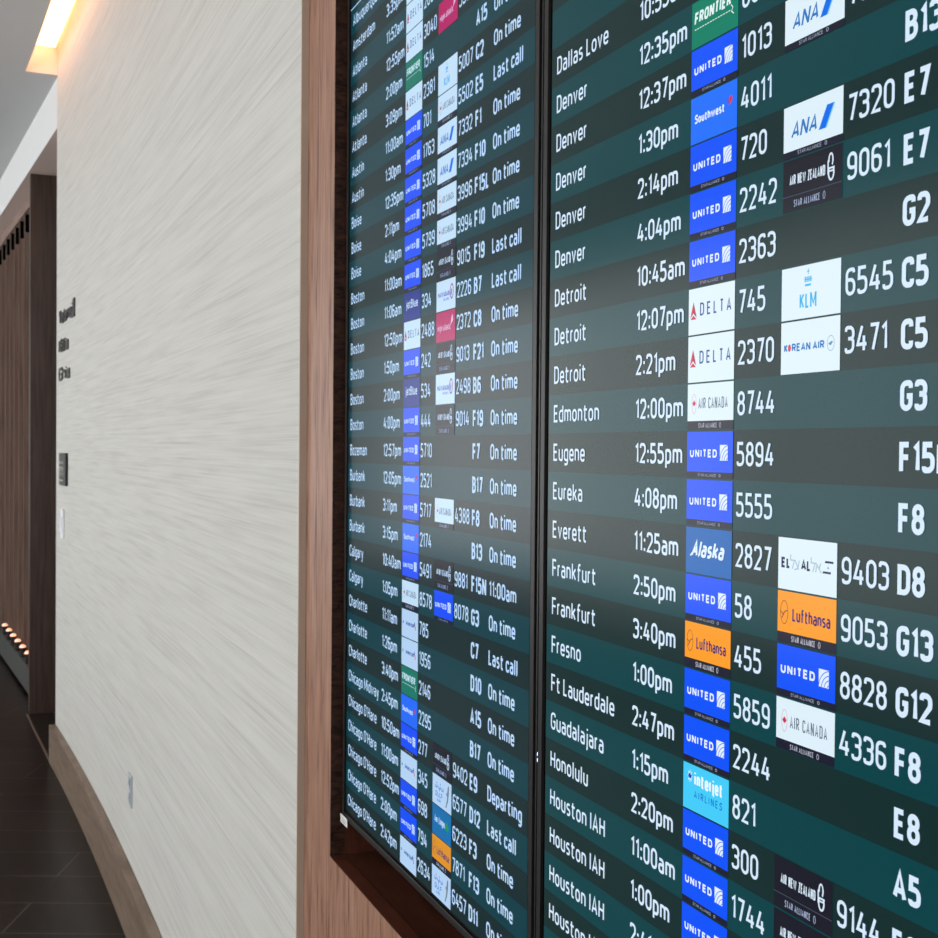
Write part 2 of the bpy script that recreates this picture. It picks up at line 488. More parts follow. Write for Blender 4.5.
def t_elal(mb):
    base(mb, WHT)
    k = lcd((30, 40, 80)); g = lcd((168, 190, 208))
    text(mb, 'EL', 0.10, 0.41, 0.20, k, t=.24, gap=.12, z=Z2, width=0.26)
    text(mb, 'AL', 0.67, 0.41, 0.20, k, t=.22, gap=.08, z=Z2, width=0.27)
    def heb(x, s):
        for pts in s:
            path = [(x + a, 0.41 + b) for a, b in pts]
            stroke(mb, path, False, 0.026, g, Z2, lambda a, b: (a * H, b * H))
    lamed = [[(0.0, .26), (0.0, .16), (.11, .16), (.05, 0)]]
    ayin = [[(0.0, .17), (.10, 0.0)], [(.12, .17), (.08, .02), (-.02, -.01)]]
    alef = [[(0.0, .17), (.15, 0)], [(.13, .17), (.09, .07)], [(.02, .12), (.0, 0)]]
    heb(0.37, lamed); heb(0.50, ayin); heb(0.95, lamed); heb(1.08, alef)
    poly(mb, [(1.32, 0.60), (1.55, 0.60), (1.55, 0.64), (1.34, 0.64)], k, Z2)
    poly(mb, [(1.26, 0.41), (1.48, 0.41), (1.49, 0.45), (1.28, 0.45)], k, Z2)
    poly(mb, [(1.39, 0.50), (1.43, 0.50), (1.41, 0.55)], lcd((60, 110, 190)), Z2)
def t_lufthansa(mb):
    base(mb, (255, 158, 34), 0.20); star(mb, 0.20, 0.11, (190, 190, 205))
    ring(mb, 0.20, 0.58, 0.115, 0.225, 0.014, lcd((120, 70, 60)), Z2)
    b = lcd((110, 60, 70))
    stroke(mb, [(0.09, 0.60), (0.17, 0.54), (0.22, 0.60), (0.30, 0.62)], False, 0.018, b, Z2, lambda a, c: (a*H, c*H))
    stroke(mb, [(0.13, 0.46), (0.22, 0.60)], False, 0.02, b, Z2, lambda a, c: (a*H, c*H))
    text(mb, 'Lufthansa', 0.44, 0.44, 0.25, lcd((52, 28, 110)), t=.15, gap=.06, z=Z2, width=1.05)
def t_frontier(mb):
    base(mb, (0, 126, 100))
    w = lcd((222, 244, 244))
    text(mb, 'FRONTIER', 0.10, 0.50, 0.25, w, t=.22, gap=.10, z=Z2, width=1.28, slant=0.12)
    for i in range(14): rect(mb, 0.12+0.092*i, 0.385, 0.18+0.092*i, 0.405, w, Z2)
    stroke(mb, [(1.40, .50), (1.46, .44), (1.42, .36), (1.50, .30)], False, 0.02, w, Z2, lambda a, b: (a*H, b*H))
def t_ana(mb):
    base(mb, WHT, 0.13); star(mb, 0.13, 0.07)
    text(mb, 'ANA', 0.22, 0.36, 0.30, lcd((45, 120, 195)), t=.17, gap=.10, z=Z2, width=0.72, slant=0.22)
    poly(mb, [(1.00, 0.34), (1.18, 0.34), (1.40, 0.74), (1.22, 0.74)], lcd((0, 110, 235)), Z2)
    poly(mb, [(1.18, 0.34), (1.22, 0.34), (1.44, 0.74), (1.40, 0.74)], lcd((130, 200, 245)), Z2)
def t_airnz(mb):
    rect(mb, 0, 0.012, TW, 0.975, lcd((22, 24, 38)), Z1)
    rect(mb, 0, 0.295, TW, 0.31, lcd((70, 78, 100)), Z2)
    w = lcd((215, 232, 248))
    text(mb, 'AIR NEW ZEALAND', 0.20, 0.50, 0.19, w, t=.16, gap=.08, z=Z2, width=0.98)
    ring(mb, 1.34, 0.74, 0.07, 0.13, 0.035, w, Z2, 16, -PI*0.3, PI*1.1)
    ring(mb, 1.35, 0.52, 0.09, 0.15, 0.04, w, Z2, 16, PI*0.8, PI*2.2)
    rect(mb, 1.28, 0.58, 1.44, 0.615, w, Z2); rect(mb, 1.27, 0.53, 1.42, 0.56, w, Z2)
    rect(mb, 1.25, 0.50, 1.285, 0.74, w, Z2)
    text(mb, 'STAR ALLIANCE', 0.33, 0.09, 0.13, lcd((160, 175, 205)), t=.14, z=Z2, width=0.72)
    ring(mb, 1.17, 0.155, 0.035, 0.075, 0.015, lcd((160, 175, 205)), Z2, 10)
def t_interjet(mb):
    base(mb, (66, 204, 250))
    w = lcd((236, 250, 255))
    for i in range(8):
        a = i * PI / 4
        poly(mb, [(0.26+0.03*math.cos(a-PI/2), .72+0.04*math.sin(a-PI/2)), (0.26+0.10*math.cos(a), 0.72+0.15*math.sin(a)), (0.26+0.03*math.cos(a+PI/2), .72+0.04*math.sin(a+PI/2))], w, Z2)
    maple(mb, 0.27, 0.73, 0.07, lcd((10, 60, 180)), Z3)
    text(mb, 'interjet', 0.42, 0.56, 0.30, w, t=.2, gap=.08, z=Z2, width=0.98)
    text(mb, 'AIRLINES', 0.42, 0.30, 0.16, lcd((10, 120, 205)), t=.16, gap=.35, z=Z2, width=1.0)
def t_jetblue(mb):
    base(mb, (32, 52, 140))
    text(mb, 'jetBlue', 0.24, 0.42, 0.30, lcd((225, 238, 250)), t=.15, gap=.12, z=Z2, width=1.15)
def t_hawaiian(mb):
    base(mb, WHT)
    text(mb, 'HAWAIIAN', 0.16, 0.44, 0.18, lcd((90, 80, 190)), t=.18, gap=.1, z=Z2, width=0.98)
    text(mb, 'AIRLINES', 0.60, 0.31, 0.09, lcd((120, 110, 200)), t=.16, gap=.1, z=Z2, width=0.52)
    ring(mb, 1.34, 0.56, 0.15, 0.25, 0.05, lcd((196, 40, 130)), Z2, 20, -PI*.5, PI)
    ring(mb, 1.34, 0.56, 0.15, 0.25, 0.05, lcd((90, 60, 170)), Z2, 20, PI, PI*1.5)
    disc(mb, 1.32, 0.54, 0.035, 0.12, lcd((110, 90, 190)), Z2, 12)
def t_virgin(mb):
    base(mb, (206, 0, 98))
    w = lcd((250, 205, 228))
    text(mb, 'virgin atlantic', 0.12, 0.36, 0.22, w, t=.12, gap=.1, z=Z2, width=1.12)
    poly(mb, [(1.26, 0.50), (1.46, 0.62), (1.44, 0.84), (1.33, 0.74)], w, Z2)
def t_american(mb):
    base(mb, (206, 226, 246))
    text(mb, 'American', 0.44, 0.44, 0.17, lcd((40, 90, 165)), t=.2, gap=.1, z=Z2, width=0.84)
    disc(mb, 0.17, 0.52, 0.05, 0.06, lcd((70, 130, 200)), Z2, 12)
    poly(mb, [(1.26, 0.56), (1.32, 0.66), (1.36, 0.62), (1.32, 0.50)], lcd((30, 110, 190)), Z2)
    poly(mb, [(1.33, 0.50), (1.37, 0.60), (1.44, 0.38), (1.38, 0.38)], lcd((220, 60, 90)), Z2)
def t_gulf(mb):
    base(mb, (206, 226, 246))
    b = lcd((60, 120, 200))
    for x0 in (0.25, 0.52, 0.78):
        stroke(mb, [(x0, .66), (x0+.05, .58), (x0+.13, .58), (x0+.16, .68), (x0+.22, .58)], False, 0.035, b, Z2, lambda a, c: (a*H, c*H))
    disc(mb, 0.40, 0.74, 0.03, 0.03, b, Z2, 8); disc(mb, 0.70, 0.75, 0.03, 0.03, b, Z2, 8); disc(mb, 0.62, 0.52, 0.025, 0.025, b, Z2, 8)
    text(mb, 'GULF', 0.28, 0.30, 0.17, b, t=.16, gap=.14, z=Z2, width=0.62)
    text(mb, 'AIR', 0.40, 0.14, 0.11, b, t=.16, gap=.2, z=Z2, width=0.34)
    g = lcd((130, 140, 145))
    poly(mb, [(1.16, 0.14), (1.22, 0.12), (1.36, 0.34), (1.44, 0.60), (1.46, 0.84), (1.40, 0.90), (1.33, 0.78), (1.30, 0.50), (1.24, 0.30)], g, Z2)
    poly(mb, [(1.30, 0.50), (1.18, 0.62), (1.26, 0.60), (1.33, 0.70)], g, Z2)
def t_aerlingus(mb):
    base(mb, (6, 118, 176))
    text(mb, 'Aer Lingus', 0.22, 0.44, 0.24, lcd((215, 235, 248)), t=.16, gap=.08, z=Z2, width=0.90)
    g = lcd((20, 165, 60))
    for dx, dy in ((-.06, .0), (.06, .0), (0, .12)): disc(mb, 1.32+dx, 0.50+dy, 0.065, 0.085, g, Z2, 12)
    poly(mb, [(1.30, .48), (1.34, .48), (1.36, .32), (1.32, .32)], g, Z2)

TILES = {'UA': t_united, 'WN': t_southwest, 'DL': t_delta, 'KL': t_klm, 'KE': t_korean, 'AC': t_aircanada, 'AS': t_alaska,
         'LY': t_elal, 'LH': t_lufthansa, 'F9': t_frontier, 'NH': t_ana, 'NZ': t_airnz, 'IJ': t_interjet, 'B6': t_jetblue,
         'HA': t_hawaiian, 'VS': t_virgin, 'AA': t_american, 'GF': t_gulf, 'EI': t_aerlingus}
TILE_MESH = {}
def tile_mesh(k):
    q = (k, PANEL[0])
    if q not in TILE_MESH:
        mb = MB(); TILES[k](mb); TILE_MESH[q] = mb.mesh('airline_tile')
    return TILE_MESH[q]

# ------------------------------------------------------------------ timetable rows (row 0 stands level with the lens)
LEFT = {
 -17: ('Albuquerque', '', '', '', '', '', '', ''),
 -16: ('Amsterdam', '3:35pm', 'DL', '', '', '', '', ''),
 -15: ('Atlanta', '11:52am', 'DL', '2081', '', '', '', ''),
 -14: ('Atlanta', '12:55pm', 'DL', '3040', 'VS', '3367', '', ''),
 -13: ('Atlanta', '2:00pm', 'F9', '1514', '', '', 'A15', 'On time'),
 -12: ('Atlanta', '3:09pm', 'DL', '2381', 'KL', '5007', 'C2', 'On time'),
 -11: ('Austin', '11:00am', 'UA', '701', 'AC', '5502', 'E5', 'Last call'),
 -10: ('Austin', '1:30pm', 'UA', '1763', 'NH', '7332', 'F1', 'On time'),
 -9: ('Boise', '12:35pm', 'UA', '5328', 'NH', '7334', 'F10', 'On time'),
 -8: ('Boise', '2:11pm', 'UA', '5708', 'AC', '3996', 'F15L', 'On time'),
 -7: ('Boise', '4:04pm', 'UA', '5799', 'AC', '3994', 'F10', 'On time'),
 -6: ('Boston', '11:00am', 'UA', '1865', 'NZ', '9015', 'F19', 'Last call'),
 -5: ('Boston', '11:06am', 'B6', '334', 'HA', '2226', 'B7', 'Last call'),
 -4: ('Boston', '12:50pm', 'DL', '2488', 'VS', '2372', 'C8', 'On time'),
 -3: ('Boston', '1:50pm', 'UA', '242', 'NZ', '9013', 'F21', 'On time'),
 -2: ('Boston', '2:00pm', 'B6', '534', 'HA', '2498', 'B6', 'On time'),
 -1: ('Boston', '4:00pm', 'UA', '444', 'NZ', '9014', 'F19', 'On time'),
 0: ('Bozeman', '12:57pm', 'UA', '5710', '', '', 'F7', 'On time'),
 1: ('Burbank', '12:05pm', 'WN', '2521', '', '', 'B17', 'On time'),
 2: ('Burbank', '3:11pm', 'UA', '5717', 'AC', '4388', 'F8', 'On time'),
 3: ('Burbank', '3:15pm', 'WN', '2174', '', '', 'B13', 'On time'),
 4: ('Calgary', '10:40am', 'UA', '5491', 'NZ', '9881', 'F15N', '11:00am'),
 5: ('Calgary', '1:05pm', 'AC', '8578', 'UA', '8078', 'G3', 'On time'),
 6: ('Charlotte', '11:11am', 'AA', '785', '', '', 'C7', 'Last call'),
 7: ('Charlotte', '1:26pm', 'AA', '1956', '', '', 'D10', 'On time'),
 8: ('Charlotte', '3:40pm', 'F9', '2146', '', '', 'A15', 'On time'),
 9: ('Chicago Midway', '2:45pm', 'WN', '2295', '', '', 'B17', 'On time'),
 10: ("Chicago O'Hare", '10:50am', 'UA', '277', 'NZ', '9402', 'E9', 'Departing'),
 11: ("Chicago O'Hare", '11:00am', 'AA', '345', 'GF', '6577', 'D12', 'Last call'),
 12: ("Chicago O'Hare", '12:52pm', 'UA', '698', 'EI', '6223', 'F3', 'On time'),
 13: ("Chicago O'Hare", '2:00pm', 'UA', '794', 'LH', '7871', 'F13', 'On time'),
 14: ("Chicago O'Hare", '2:42pm', 'AA', '2634', 'GF', '6457', 'D11', 'On time'),
}
RIGHT = {
 -10: ('Dallas Love', '10:55am', '', '', '', '', '', ''),
 -9: ('Denver', '12:35pm', 'F9', '665', '', '', '', ''),
 -8: ('Denver', '12:37pm', 'UA', '1013', 'NH', '7321', '', ''),
 -7: ('Denver', '1:30pm', 'WN', '4011', '', '', 'B13', ''),
 -6: ('Denver', '2:14pm', 'UA', '720', 'NH', '7320', 'E7', ''),
 -5: ('Denver', '4:04pm', 'UA', '2242', 'NZ', '9061', 'E7', ''),
 -4: ('Detroit', '10:45am', 'UA', '2363', '', '', 'G2', ''),
 -3: ('Detroit', '12:07pm', 'DL', '745', 'KL', '6545', 'C5', ''),
 -2: ('Detroit', '2:21pm', 'DL', '2370', 'KE', '3471', 'C5', ''),
 -1: ('Edmonton', '12:00pm', 'AC', '8744', '', '', 'G3', ''),
 0: ('Eugene', '12:55pm', 'UA', '5894', '', '', 'F15L', ''),
 1: ('Eureka', '4:08pm', 'UA', '5555', '', '', 'F8', ''),
 2: ('Everett', '11:25am', 'AS', '2827', 'LY', '9403', 'D8', ''),
 3: ('Frankfurt', '2:50pm', 'UA', '58', 'LH', '9053', 'G13', ''),
 4: ('Frankfurt', '3:40pm', 'LH', '455', 'UA', '8828', 'G12', ''),
 5: ('Fresno', '1:00pm', 'UA', '5859', 'AC', '4336', 'F8', ''),
 6: ('Ft Lauderdale', '2:47pm', 'UA', '2244', '', '', 'E8', ''),
 7: ('Guadalajara', '1:15pm', 'IJ', '821', '', '', 'A5', ''),
 8: ('Honolulu', '2:20pm', 'UA', '300', 'NZ', '9144', 'F8', ''),
 9: ('Houston IAH', '11:00am', 'UA', '1744', 'NZ', '', '', ''),
 10: ('Houston IAH', '1:00pm', 'UA', '', '', '', '', ''),
 11: ('Houston IAH', '2:41pm', '', '', '', '', '', ''),
 12: ('Houston IAH', '', '', '', '', '', '', ''),
}
XL, XR = -6.55, 10.28           # lit width, rows units from the left edge of the first airline tile
OL, OR = -7.0, 10.57           # housing
ROW_TOP, ROW_BOT = -18, 15
BOT = 15.40                      # housing bottom (row units)
TOPR = -18.45
BOARD_X = 0.5509
Y_TILE = 39.2756 * H             # where the first tile column of the left display starts
PITCH = 17.864
V0 = 0.432

def make_monitor(shift, rows, label, view_tint):
    PANEL[0] = view_tint
    TXT = lcd((214, 234, 255))
    BAND_DARK = lcd((13, 43, 44))
    BAND_LIGHT = lcd((0, 64, 70))
    z_bot = EYE + (V0 - BOT) * H
    cx = (OL + OR) / 2
    y = Y_TILE - (shift + cx) * H
    # local x runs right along the board, y up, z out of the board
    root = empty('flight_monitor', (BOARD_X, y, z_bot), (PI / 2, 0, -PI / 2))
    tag(root, label, 'display screen', 'portrait departure displays')
    def lx(a): return (a - cx) * H
    def ly(row): return (BOT - row) * H
    # housing
    mb = MB()
    mb.box((lx(OL) + 0.002, ly(BOT) + 0.002, -0.052), (lx(OR) - 0.002, ly(TOPR) - 0.002, -0.004), M_body)
    mb.build('housing', root)
    # frame: grey outer profile + black inner lip
    mb = MB()
    def rim(xa, xb, ya, yb, wl, wr, wb, wt, z0, z1, mat):
        mb.box((xa, ya, z0), (xb, ya + wb, z1), mat)
        mb.box((xa, yb - wt, z0), (xb, yb, z1), mat)
        mb.box((xa, ya + wb, z0), (xa + wl, yb - wt, z1), mat)
        mb.box((xb - wr, ya + wb, z0), (xb, yb - wt, z1), mat)
    wo = 0.24 * H
    rim(lx(OL), lx(OR), ly(BOT), ly(TOPR), wo, wo, wo, wo, -0.006, 0.0008, M_frame)
    mb.build('frame', root, bevel=0.0006)
    mb = MB()
    rim(lx(OL) + wo, lx(OR) - wo, ly(BOT) + wo, ly(TOPR) - wo, 0.15 * H, 0.03 * H, 0.05 * H, 0.05 * H, -0.006, 0.0004, M_lip)
    mb.build('inner_lip', root)
    mb = MB()
    mb.box((lx(OL) + wo + .001, ly(BOT) + wo + .001, -0.004), (lx(OR) - wo - .001, ly(TOPR) - wo - .001, -0.0003), M_inact)
    panel = mb.build('screen_panel', root)
    # heading line above the first row
    mb = MB()
    rect(mb, XL - cx, BOT + 17.04, XR - cx, BOT + 17.00, TXT, 0.0004)
    mb.build('heading_rule', panel)
    bands = {}
    for k in range(ROW_TOP, ROW_BOT):
        par = k % 2
        if par not in bands:
            mb = MB(); rect(mb, XL - cx, 0, XR - cx, 1, BAND_LIGHT if par else BAND_DARK, 0.0)
            bands[par] = mb.mesh('flight_row')
        r = bpy.data.objects.new('flight_row', bands[par]); COL.objects.link(r)
        r.parent = root; r.location = (0, ly(k + 1), 0)
        if k not in rows: continue
        city, tm, al, num, cs, csn, gate, st = rows[k]
        for nm, val, x, yb, h, t, gp, sp in (
                ('city_name', city, -6.24, 0.285, 0.45, .13, .13, .28), ('departure_time', tm, -2.13, 0.285, 0.46, .145, .12, .3),
                ('flight_number', num, 1.77, 0.28, 0.48, .13, .115, .3), ('flight_number', csn, 4.88, 0.28, 0.48, .13, .105, .3),
                ('gate_number', gate, 6.23, 0.25, 0.50, .185, .085, .3), ('flight_status', st, 7.56, 0.265, 0.47, .155, .11, .24)):
            if val:
                mb = MB()
                text(mb, val, x - cx, yb, h, TXT, t=t, gap=gp, z=0.0005, space=sp,
                     wide={'city_name': 1.08, 'departure_time': 1.07, 'gate_number': 1.05, 'flight_status': 1.08}.get(nm, 0.98))
                mb.build(nm, r)
        for code, x in ((al, 0.0), (cs, 3.12)):
            if code:
                t = bpy.data.objects.new('airline_tile', tile_mesh(code)); COL.objects.link(t)
                t.parent = r; t.location = ((x - cx) * H, 0, 0)
    return root, lx, ly

ml, lx, ly = make_monitor(0, LEFT, 'left portrait departure display with white sticker on its lower corner, listing Boston and Chicago flights', (0.72, 0.84, 0.97))  # dimmer, bluer tint: off-axis dimming put into the panel colours
mr, _, _ = make_monitor(PITCH, RIGHT, 'right portrait departure display nearest the camera, listing Denver, Detroit and Frankfurt flights', (1.0, 1.0, 1.0))
# sticker on the lower left corner of the left display
mb = MB()
mb.box((lx(OL) - 0.001, ly(15.62), 0.0026), (lx(OL) + 0.88 * H, ly(15.28), 0.0032), M_sticker)
for i in range(3):
    mb.box((lx(OL) + 0.004, ly(15.55) + 0.0026 * i, 0.0032), (lx(OL) + 0.028, ly(15.55) + 0.0026 * i + 0.0012, 0.0033), M_stickerink)
mb.build('sticker', ml)['label'] = 'small white asset sticker'
# metal side rail of the left display seen in the gap, and its two blue lights
mb = MB()
mb.box((lx(10.65), ly(15.3), -0.010), (lx(10.72), ly(-2.50), -0.001), M_frame)
mb.box((lx(10.65), ly(-2.42), -0.010), (lx(10.72), ly(-18.3), -0.001), M_frame)
mb.box((lx(10.58), ly(15.3), -0.014), (lx(10.74), ly(-18.3), -0.012), M_body)
mb.build('side_rail', ml)
for row in (8.59, 8.75):
    mb = MB()
    c = ly(row); x0 = lx(10.775)
    mb.prism([(x0 + 0.0007 * math.cos(a * PI / 5), c + 0.0020 * math.sin(a * PI / 5)) for a in range(10)], -0.013, -0.001, M_led)
    mb.build('indicator_light', ml)['label'] = 'blue indicator light'

# ------------------------------------------------------------------ timber surround with the recess the displays hang in
XW, XB, XD = 0.533, 0.557, 0.74
ZL, ZT = 0.948, 2.46
YJ, YR, YE = 1.822, 0.30, -2.6
CEIL = 3.46
sur = empty('display_surround', (XW, (YJ + YR) / 2, 0))
tag(sur, 'reddish wood wall surround with a dark recess holding the departure displays', 'wall panelling')
def rel(mb):   # to local coordinates of the surround
    ox, oy = XW, (YJ + YR) / 2
    mb.v = [(x - ox, y - oy, z) for x, y, z in mb.v]
    return mb
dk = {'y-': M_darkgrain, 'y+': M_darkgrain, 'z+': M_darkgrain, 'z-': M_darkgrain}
mb = MB()
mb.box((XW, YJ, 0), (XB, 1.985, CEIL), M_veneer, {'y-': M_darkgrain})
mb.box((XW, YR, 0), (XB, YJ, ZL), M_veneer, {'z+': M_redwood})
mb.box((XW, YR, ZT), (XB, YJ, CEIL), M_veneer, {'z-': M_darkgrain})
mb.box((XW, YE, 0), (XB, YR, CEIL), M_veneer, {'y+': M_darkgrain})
rel(mb).build('face_panel', sur)
mb = MB()
mb.box((XB, YJ, ZL - 0.03), (XD, YJ + 0.02, ZT + 0.02), M_redwood)
rel(mb).build('side_panel', sur)
mb = MB()
mb.box((XB, YR - 0.02, ZL - 0.03), (XD, YR, ZT + 0.02), M_redwood)
rel(mb).build('side_panel', sur)
mb = MB()
mb.box((XB + 0.001, YR, ZL - 0.03), (XD, YJ, ZL - 0.001), M_redwood)
rel(mb).build('ledge', sur)
mb = MB()
mb.box((XB, YR, ZT), (XD, YJ, ZT + 0.02), M_redwood)
rel(mb).build('top_panel', sur)
mb = MB()
mb.box((XD, YR - 0.02, ZL - 0.03), (XD + 0.02, YJ + 0.02, ZT + 0.02), M_redwood)
rel(mb).build('back_panel', sur)
for yy in (Y_TILE - 1.78 * H, Y_TILE - (1.78 + PITCH) * H):     # wall mounts behind each display
    mb = MB()
    mb.box((BOARD_X + 0.0525, yy - 0.2, 1.45), (XD, yy + 0.2, 1.52), M_body)
    mb.box((BOARD_X + 0.0525, yy - 0.2, 1.85), (XD, yy + 0.2, 1.92), M_body)
    rel(mb).build('mounting_bracket', sur)

# ------------------------------------------------------------------ curved papered wall, baseboard
def wx(y): return 0.521 - 0.0025 * max(y - 2.0, 0.0) ** 2.6
YW0, YW1 = 1.985, 6.33
def curve(y0, y1, off, n=40):
    return [(wx(y0 + (y1 - y0) * i / n) - off, y0 + (y1 - y0) * i / n) for i in range(n + 1)]
mb = MB()
pts = curve(YW0 + 0.001, YW1, 0) + [(wx(YW1) + 0.16, YW1), (0.70, YW1 - 0.9), (0.72, YW0 + 0.001)]
mb.prism(list(reversed(pts)), 0, CEIL + 0.20, M_paper)
tag(mb.build('wall_right'), kind='structure')
mb = MB()
mb.box((0.5205, YW0 - 0.004, 0), (XW + 0.004, YW0 + 0.001, CEIL), M_edge)
tag(mb.build('trim_1'), kind='structure')
mb = MB()
a = curve(YW0, YW1 - 0.02, 0.034); b = curve(YW0, YW1 - 0.02, 0.0005)
mb.prism(a[::-1] + b, 0.002, 0.195, M_base)
tag(mb.build('baseboard_right', bevel=0.003), kind='structure')
mb = MB()
mb.box((XW - 0.03, YE, 0.002), (XW, YW0 - 0.01, 0.195), M_base)
tag(mb.build('baseboard_front', bevel=0.003), kind='structure')

# ------------------------------------------------------------------ floor, ceiling, cove, soffit, enclosing walls
FX0, FX1, FY0, FY1 = -3.4, 2.0, -2.6, 12.5
mb = MB(); mb.box((FX0, FY0, -0.05), (FX1, FY1, 0), M_floor)
tag(mb.build('floor'), kind='structure')
SLOT = 0.15
mb = MB()
e = curve(1.0, YW1, SLOT)
mb.prism([(FX0, FY0), (XW, FY0), (XW, 1.0), (e[0][0], 1.0)] + e[1:] + [(FX0, YW1)], CEIL, CEIL + 0.02, M_ceil)
mb.prism([(FX0, YW1), (0.60, YW1), (0.60, FY1), (FX0, FY1)], CEIL, CEIL + 0.02, M_ceil)
# cove sides and lid
n = len(e)
w = curve(1.0, YW1, 0)
for i in range(n - 1):
    mb.face([(e[i][0], e[i][1], CEIL), (e[i+1][0], e[i+1][1], CEIL), (e[i+1][0], e[i+1][1], CEIL + .16), (e[i][0], e[i][1], CEIL + .16)], M_white)
    mb.face([(e[i][0], e[i][1], CEIL + .16), (e[i+1][0], e[i+1][1], CEIL + .16), (w[i+1][0] + .02, w[i+1][1], CEIL + .16), (w[i][0] + .02, w[i][1], CEIL + .16)], M_white)
mb.face([(e[-1][0], YW1 - .001, CEIL), (w[-1][0] + .01, YW1 - .001, CEIL), (w[-1][0] + .01, YW1 - .001, CEIL + .16), (e[-1][0], YW1 - .001, CEIL + .16)], M_white)
mb.face([(e[0][0], 1.0, CEIL), (XW + .01, 1.0, CEIL), (XW + .01, 1.0, CEIL + .16), (e[0][0], 1.0, CEIL + .16)], M_white)
tag(mb.build('ceiling'), kind='structure')
# warm strip light lying in the cove
mb = MB()
s0 = curve(1.05, YW1 - 0.012, SLOT - 0.004); s1 = curve(1.05, YW1 - 0.012, 0.012)
for i in range(n - 1):
    mb.face([(s0[i][0], s0[i][1], CEIL + .132), (s1[i][0], s1[i][1], CEIL + .132), (s1[i+1][0], s1[i+1][1], CEIL + .132), (s0[i+1][0], s0[i+1][1], CEIL + .132)], M_cove)
    mb.face([(s0[i][0], s0[i][1], CEIL + .155), (s0[i+1][0], s0[i+1][1], CEIL + .155), (s1[i+1][0], s1[i+1][1], CEIL + .155), (s1[i][0], s1[i][1], CEIL + .155)], M_white)
tag(mb.build('cove_light'), 'glowing warm strip light recessed in the ceiling along the papered wall', 'light')

def sx(y): return 0.345 - 0.079 * (y - 8.03)       # line of the far slatted wall
SOF = 3.207
mb = MB()      # white bulkhead: vertical face and underside
y0, y1 = YW1 + 0.02, 12.4
def bx_(y): return 0.36 - 0.08 * (y - 7.0)
mb.prism([(bx_(y0), y0), (1.6, y0), (1.6, y1), (bx_(y1), y1)], SOF, CEIL, M_soffit, side=M_white)
tag(mb.build('trim_2'), kind='structure')
# far alcove walls
mb = MB(); mb.box((0.62, YW1 + .05, 0), (0.66, 7.50, SOF), M_pier)
tag(mb.build('wall_alcove'), kind='structure')
mb = MB(); mb.box((FX0, 12.4, 0), (1.6, 12.5, CEIL), M_stone)
tag(mb.build('wall_back'), kind='structure')
mb = MB(); mb.box((FX0, FY0 - 0.1, 0), (FX1, FY0, CEIL), M_white)
tag(mb.build('wall_front'), kind='structure')
# unseen left wall: sill and window openings shaped for daylight and screen reflections
mb = MB()
WZ0, WZ1 = 0.5, 3.0
mb.box((FX0 - .12, FY0, 0), (FX0, FY1, WZ0), M_stone)  # grey tone chosen to darken the low reflections in the screens
mb.box((FX0 - .12, FY0, WZ1), (FX0, FY1, CEIL + .02), M_white)
ys = [FY0 + (FY1 - FY0) * i / 7 for i in range(8)]
for y in ys:
    mb.box((FX0 - .12, max(FY0, y - .12), WZ0), (FX0, min(FY1, y + .12), WZ1), M_white)
tag(mb.build('wall_left'), kind='structure')
for i in range(7):
    mb = MB()
    a, b = ys[i] + .12, ys[i+1] - .12
    for q in ((a, a + .05, WZ0, WZ1), (b - .05, b, WZ0, WZ1), ((a+b)/2 - .025, (a+b)/2 + .025, WZ0, WZ1), (a, b, WZ0, WZ0 + .05), (a, b, WZ1 - .05, WZ1)):
        mb.box((FX0 - .08, q[0], q[2]), (FX0 - .03, q[1], q[3]), M_frame)
    tag(mb.build('window_%d' % (i + 1)), kind='structure')
# bronze strip in the floor between pier and wall end
mb = MB()
mb.prism([(0.318, 7.50), (0.328, 7.50), (0.388, 6.33), (0.378, 6.33)], 0.0, 0.004, M_brass)
tag(mb.build('trim_3'), kind='structure')

# ------------------------------------------------------------------ pier, slatted wall, plinth, uplights
mb = MB(); mb.box((0.335, 7.50, 0.0), (0.66, 7.62, SOF), M_pier)
o = mb.build('wooden_pier', bevel=0.003)
tag(o, 'dark brown wooden pier beyond the end of the pale papered wall', 'pier')

scr = empty('slatted_wall', (sx(9.3), 9.3, 0))
tag(scr, 'tall brown slatted wood wall with black slots at its top, behind the row of uplights', 'wall panelling')
ang = math.atan(0.079)
def loc_s(u, d):    # u along the wall from Y 7.64, d depth into the wall
    y = 7.64 + u * math.cos(ang); x = sx(7.64) + 0.03 - u * math.sin(ang)
    return (x + d * math.cos(ang) - sx(9.3), y + d * math.sin(ang) - 9.3)
def sbox(u0, u1, d0, d1, z0, z1, mat):
    mb = MB()
    mb.prism([loc_s(u0, d0), loc_s(u0, d1), loc_s(u1, d1), loc_s(u1, d0)], z0, z1, mat)
    return mb
P = 0.27; NB = 12
sbox(0, P * NB, 0.10, 0.13, 0.0, SOF - .001, M_black).build('backing', scr)
sbox(0, P * NB, -0.005, 0.098, 3.14, SOF - .002, M_header).build('header', scr)
for i in range(NB):
    sbox(i * P + 0.004, i * P + 0.016, -0.001, 0.005, 0.20, 3.138, M_fin).build('edge_strip', scr)
    sbox(i * P + 0.006, i * P + 0.026, 0.0052, 0.099, 0.20, 3.02, M_slat).build('slat', scr)
    sbox(i * P + 0.006, i * P + 0.026, 0.0052, 0.099, 3.021, 3.138, M_black).build('dark_slot', scr)  # solid black block stands in for the dark open slot above the slat
